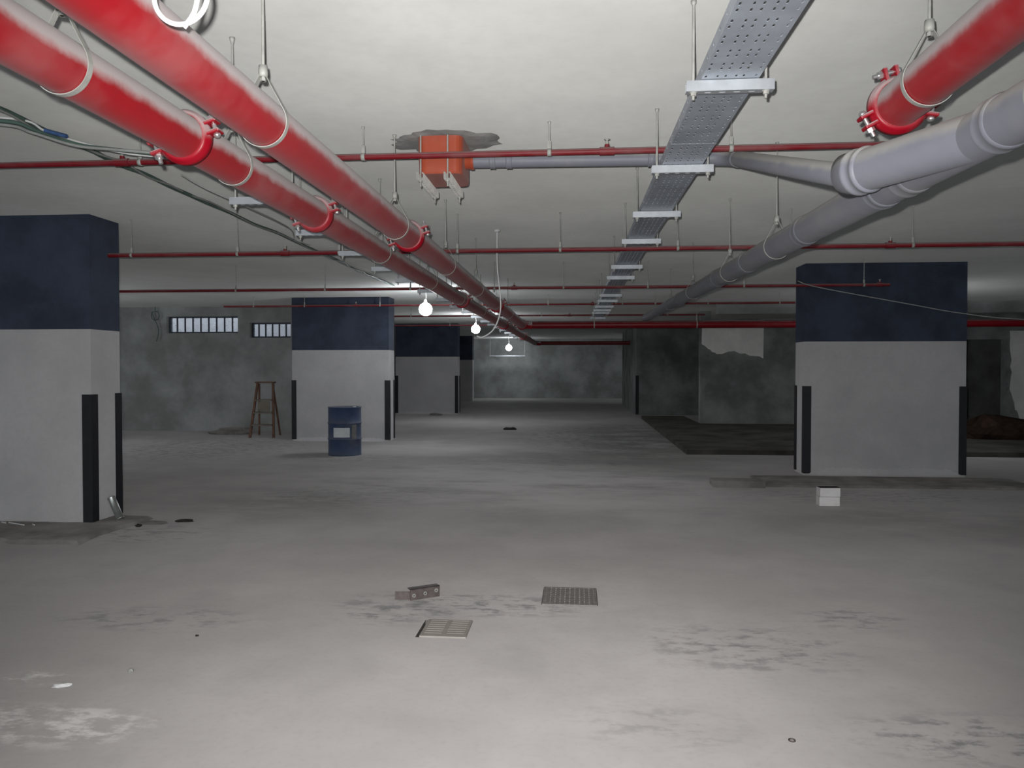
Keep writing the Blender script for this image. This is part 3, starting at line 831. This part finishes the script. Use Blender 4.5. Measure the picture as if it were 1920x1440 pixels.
# white cable loop by the red main
T = [(-0.87, 1.70, CEIL), (-0.858, 1.70, 2.7), (-0.838, 1.70, 2.45)] + [(-0.900 + 0.066 * cos(a), 1.70 + 0.010 * sin(a * .5), 2.398 + 0.066 * sin(a)) for a in [radians(15 + 395 * i / 32) for i in range(33)]]
T += [(-0.862, 1.712, 2.41), (-0.872, 1.712, 2.36), (-0.897, 1.712, 2.327)]
cable('cable_loop', T, 0.0058, M['white_cable'], 'white cable hanging from the ceiling in a loop beside a red main', n=3, seg=10)
cable('sagging_wire', [(3.0, 10.9, 2.74), (3.28, 10.9, 2.65), (4.44, 10.9, 2.42), (5.13, 10.9, 2.29), (5.95, 10.9, 2.20), (8.0, 10.9, 2.12), (10.5, 10.9, 2.3)], 0.007, M['grey_cable'], 'thin wire sagging across the front of the right column')
cable('cable_coil', [(-10.3, 18.15, 3.04), (-10.3, 18.15, 2.95)] + [(-10.3 + 0.10 * cos(a), 18.15, 2.83 + 0.11 * sin(a)) for a in [radians(90 + 420 * i / 16) for i in range(17)]] + [(-10.22, 18.15, 2.5), (-10.28, 18.15, 2.2)], 0.010, M['green_cable'], 'small coil of cable hanging on the wall by the strip window', n=3)

# ------------------------------------------------------------------ hanging bulbs
def bulb(x, y, z, label, r=0.12, lens='lens'):
    b = empty('hanging_bulb', (x, y, z)); tag(b, label, 'light bulb')
    prof = [(0.001, -r)]
    for i in range(1, 15):
        a = -pi / 2 + (pi * 0.91) * i / 14
        prof.append((r * cos(a), r * sin(a)))
    prof += [(0.028, r * 1.02), (0.026, r * 1.1)]
    m = MB(); m.lathe(prof, 24); m.build('globe', M[lens], b)
    m = MB(); m.lathe([(0.001, r * 1.55), (0.018, r * 1.55), (0.024, r * 1.45), (0.026, r * 1.1), (0.001, r * 1.1)], 16); m.build('lamp_holder', M['socket'], b)
    m = MB(); m.tube(smooth_path([(0, 0, r * 1.5), (0.01, 0, (CEIL - z) * .6), (-0.02, 0, CEIL - z)], 6), 0.006, 8); m.build('cord', M['white_cable'], b)
    return b
bulb(-2.775, 14.0, 2.624, 'glowing white bulb hanging in front of the drum column')
bulb(-2.776, 21.0, 2.612, 'glowing white bulb hanging beyond the red cross main')
bulb(-10.5, 11.5, 2.2, 'added fill bulb, unseen, off to the left of the tin tube column', 0.12, 'lens_fill_left')  # extra lamp out of view, added to raise ambient light on the left
bulb(6.0, 14.6, 2.0, 'added fill bulb, unseen behind the column with white blocks', 0.12, 'lens_fill_right')  # extra lamp hidden by the column, added as ambient fill for the right bay
bulb(-3.345, 37.6, 2.54, 'glowing white bulb hanging inside the empty trapeze at the far end', 0.15, 'lens_far')

# ------------------------------------------------------------------ floor things
def drum(x, y):
    d = empty('drum', (x, y, 0)); tag(d, 'dusty blue steel drum with a white paper label', 'drum')
    R, H = 0.29, 0.86
    prof = [(0.001, 0.012), (R - .01, 0.012), (R - .01, 0.0), (R + .004, 0.0), (R + .004, .015), (R, .02)]
    for z in (0.29, 0.57):
        prof += [(R, z - .02), (R + .008, z - .01), (R + .011, z), (R + .008, z + .01), (R, z + .02)]
    prof += [(R, H - .02), (R + .005, H - .015), (R + .005, H), (R - .012, H), (R - .012, H - .018), (.001, H - .018)]
    m = MB(); m.lathe(prof, 40); m.build('drum_body', M['drum_blue'], d)
    m = MB(); m.lathe([(0.001, H - .003), (0.03, H - .003), (0.03, H - .018)], 12, Matrix.Translation((.15, .1, 0))); m.build('bung', M['steel'], d)
    def patch(name, a0, a1, z0, z1, mat, dr_=0.003):
        m = MB(); n = 10; vs = []
        for i in range(n + 1):
            a = radians(a0 + (a1 - a0) * i / n)
            for rr in (R + .001, R + dr_):
                for z in (z0, z1): vs.append((rr * cos(a), rr * sin(a), z))
        fs = []
        for i in range(n):
            o = i * 4; q = o + 4
            fs += [(o + 2, q + 2, q + 3, o + 3), (o, o + 1, q + 1, q), (o + 1, o + 3, q + 3, q + 1), (o, q, q + 2, o + 2)]
        fs += [(0, 2, 3, 1), (n * 4, n * 4 + 1, n * 4 + 3, n * 4 + 2)]
        m.add(vs, fs); return m.build(name, mat, d)
    patch('paper_label', 246, 304, 0.33, 0.50, M['paper'])
    patch('paint_smear', 312, 330, 0.30, 0.55, M['cement'])
    return d
drum(-4.15, 13.52)

# wooden step ladder beside the drum column
ld = empty('step_ladder', (-7.02, 16.85, 0), radians(8)); tag(ld, 'worn brown wooden step ladder against the left back wall', 'ladder')
H = 1.22
for s in (-1, 1):
    m = MB(); m.tube([(s * .26, -.22, 0), (s * .17, .12, H)], 0.001, 4)
    m = MB(); a = Vector((s * .26, -.24, 0)); b = Vector((s * .17, .10, H))
    m.add([a + Vector(p) for p in ((-.022, -.035, 0), (.022, -.035, 0), (.022, .035, 0), (-.022, .035, 0))] + [b + Vector(p) for p in ((-.022, -.035, 0), (.022, -.035, 0), (.022, .035, 0), (-.022, .035, 0))], [(3, 2, 1, 0), (4, 5, 6, 7), (0, 1, 5, 4), (1, 2, 6, 5), (2, 3, 7, 6), (3, 0, 4, 7)])
    m.build('rail', M['wood'], ld)
    m = MB(); a = Vector((s * .24, .46, 0)); b = Vector((s * .15, .15, H - .03))
    m.add([a + Vector(p) for p in ((-.016, -.025, 0), (.016, -.025, 0), (.016, .025, 0), (-.016, .025, 0))] + [b + Vector(p) for p in ((-.016, -.025, 0), (.016, -.025, 0), (.016, .025, 0), (-.016, .025, 0))], [(3, 2, 1, 0), (4, 5, 6, 7), (0, 1, 5, 4), (1, 2, 6, 5), (2, 3, 7, 6), (3, 0, 4, 7)])
    m.build('rear_leg', M['wood'], ld)
for i, z in enumerate((0.28, 0.55, 0.83)):
    t = z / H; w = .24 - .085 * t; y = -.24 + .34 * t
    m = MB(); m.box((-w, y - .09, z - .015), (w, y + .08, z + .015), bevel=.004); m.build('tread', M['wood_pale'], ld)
m = MB(); m.box((-.21, 0.0, H - .01), (.21, .22, H + .02), bevel=.005); m.build('top_board', M['wood'], ld)
m = MB(); m.box((-.13, -.06, .58), (.13, -.04, .80)); m.build('hung_board', M['wood_pale'], ld)

# drain grates
def grate(g, label, nbars, along_y, mat, tilt=0.0, rib=True, z=0.004):
    x0, x1, y0, y1 = g; cx, cy = (x0 + x1) / 2, (y0 + y1) / 2; hx, hy = (x1 - x0) / 2 - (.004 if along_y else .012), (y1 - y0) / 2 - .004
    o = empty('drain_grate', (cx + (0 if along_y else .011), cy, 0)); tag(o, label, 'drain grate')
    t = 0.018; zb, zt = -0.012, z
    m = MB()
    for a, b in (((-hx, -hy, zb), (hx, -hy + t, zt)), ((-hx, hy - t, zb), (hx, hy, zt)), ((-hx, -hy + t, zb), (-hx + t, hy - t, zt)), ((hx - t, -hy + t, zb), (hx, hy - t, zt))): m.box(a, b)
    m.build('grate_frame', mat, o)
    for i in range(nbars):
        f = (i + .5) / nbars
        m = MB()
        if along_y:
            x = -hx + t + (2 * hx - 2 * t) * f; w = (2 * hx - 2 * t) / nbars * .40
            m.box((x - w, -hy + t, zb), (x + w, hy - t, zt - .001))
        else:
            y = -hy + t + (2 * hy - 2 * t) * f; w = (2 * hy - 2 * t) / nbars * .40
            m.box((-hx + t, y - w, zb), (hx - t, y + w, zt - .001))
        m.build('grate_bar', mat, o)
    nr = 7 if along_y else 1
    for i in range(nr):
        m = MB()
        if along_y:
            y = -hy + 2 * hy * (i + 1) / (nr + 1); m.box((-hx + t, y - .008, zb), (hx - t, y + .008, zt - .003))
        else:
            m.box((-.014, -hy + t, zb), (.014, hy - t, zt))
        m.build('cross_rib', mat, o)
    return o
grate(G1, 'grey square drain grate with narrow slots set flush in the floor', 10, True, M['grate'])
grate(G2, 'pale dust covered drain grate with wide bars near the fallen bracket', 7, False, M['grate_dust'], z=0.008)

# fallen steel bracket
bk = empty('steel_bracket', (-1.075, 5.07, 0), radians(33)); tag(bk, 'brown perforated steel angle bracket lying on the floor', 'bracket')
m = MB(); m.box((-.04, -.003, 0), (.17, .003, .075)); m.build('web_plate', M['bracket'], bk)
m = MB(); m.box((-.14, .0, 0.0), (-.04, .006, .055), Matrix.Rotation(radians(-28), 4, 'Z') @ Matrix.Identity(4)); m.box((-.04, -.003, .069), (.17, .05, .075)); m.build('flange_plate', M['bracket'], bk)
for x, z in ((-.015, .03), (.065, .035), (.145, .045)):
    m = MB(); m.lathe([(.006, -.004), (.013, -.004), (.013, 0), (.006, 0)], 14, Matrix.Translation((x, -.003, z)) @ Matrix.Rotation(pi / 2, 4, 'X') @ Matrix.Scale(-1, 4, (0, 0, 1)), closed=True); m.build('washer', M['zinc_dull'], bk)

# two white blocks
for i, (z, dx, lb) in enumerate(((0.0, 0, 'white building block lying on the floor, lower of the two'), (0.103, 0.004, 'white building block stacked on top of the other one'))):
    o = empty('white_block', (2.82 + dx, 8.98, z), radians(2 + 2 * i)); tag(o, lb, 'block')
    m = MB(); m.box((-.113, -.06, 0), (.113, .06, .101), bevel=.004); m.build('block_body', M['block'], o)
    if i == 1:
        m = MB(); m.box((-.109, -.056, .101), (.109, .05, .106)); m.build('dark_top', M['dark_scrap'], o)

# leaning tin tube
a = Vector((-4.56, 7.36, 0.035)); b = Vector((-4.70, 7.42, 0.255)); ax = (b - a).normalized()
tb = empty('tin_tube', a); tag(tb, 'short shiny tin tube leaning on the column foot', 'tube')
Q = ax.to_track_quat('Z', 'Y').to_matrix().to_4x4()
m = MB(); m.lathe([(.036, 0), (.039, 0), (.039, .008), (.037, .01), (.037, .24), (.039, .243), (.039, .25), (.036, .25), (.034, .24), (.034, .01)], 24, Q, closed=True); m.build('tube_wall', M['tin'], tb)
m = MB(); m.lathe([(.001, .004), (.036, .004)], 24, Q); m.build('tube_bottom', M['tin'], tb)

# scraps
def chunk(name, c, sx, sy, sz, mat, label, cat, seed, rz=0.0):
    r = random.Random(seed); bm = bmesh.new(); bmesh.ops.create_icosphere(bm, subdivisions=2, radius=1)
    vs = []
    for v in bm.verts:
        k = 1 + r.uniform(-.28, .28)
        z = max(v.co.z, -0.35)
        vs.append(Matrix.Rotation(rz, 3, 'Z') @ Vector((v.co.x * sx * k, v.co.y * sy * k, (z + .35) * sz * k)))
    bm.verts.ensure_lookup_table(); fs = [[v.index for v in f.verts] for f in bm.faces]; bm.free()
    m = MB(); m.add(vs, fs); o = m.build(name, mat); o.location = c
    return tag(o, label, cat)
chunk('board_scrap', (-4.28, 7.36, 0), .2, .09, .012, M['cement'], 'flat greenish scrap lying beside the tin tube', 'scrap', 1)
chunk('rag_scrap', (-3.95, 7.46, 0), .09, .03, .018, M['dark_scrap'], 'dark pointed scrap beside the flat greenish one', 'scrap', 2, .3)
chunk('stone_chip', (-4.27, 7.19, 0), .03, .025, .02, M['dark_scrap'], 'small dark chip in front of the flat greenish scrap', 'scrap', 3)
chunk('rubble_lump', (-1.70, 19.3, 0), .16, .08, .05, M['dark_scrap'], 'dark lump of rubble alone on the far floor', 'rubble', 4)
chunk('rubble_lump', (-4.6, 24.9, 0), .22, .1, .06, M['cement'], 'grey lump of rubble by the bulb-lit column', 'rubble', 14)
chunk('plaster_chip', (-2.50, 3.535, 0), .042, .016, .011, M['chip'], 'white plaster chip on the floor by pale smears', 'scrap', 5, .35)
chunk('plaster_chip', (-2.27, 3.74, 0), .015, .012, .012, M['zinc_dull'], 'tiny grey pebble on the floor behind the white chip', 'scrap', 6)
chunk('dark_chip', (-2.19, 4.27, 0), .012, .007, .008, M['dark_scrap'], 'tiny black chip on the open floor', 'scrap', 7)
m = MB(); m.lathe([(.010, 0), (.015, 0), (.015, .004), (.010, .004)], 16, closed=True); o = m.build('washer_ring', M['bracket']); o.location = (.891, 3.272, .0005); tag(o, 'tiny dark metal washer lying on the floor', 'washer')
for i, (p, q) in enumerate((((-5.62, 7.1, .042), (-5.55, 7.06, .042)), ((-5.53, 7.08, .042), (-5.30, 6.98, .042)), ((-5.24, 7.02, .042), (-5.20, 6.99, .042)))):
    m = MB(); m.cyl(p, q, .006, 8); tag(m.build('white_tube', M['white_cable']), ('very short white tube at the outer end of three by the column', 'longest white tube lying beside the column base', 'shortest white tube next to the longest one')[i], 'tube')
chunk('soil_heap', (8.75, 16.9, .08), .8, .6, .35, M['soil'], 'brown heap of soil before the right hand doorway', 'soil', 8)
chunk('soil_heap', (-8.1, 17.5, 0), .5, .3, .13, M['kerb'], 'low grey heap of debris by the step ladder', 'soil', 9)
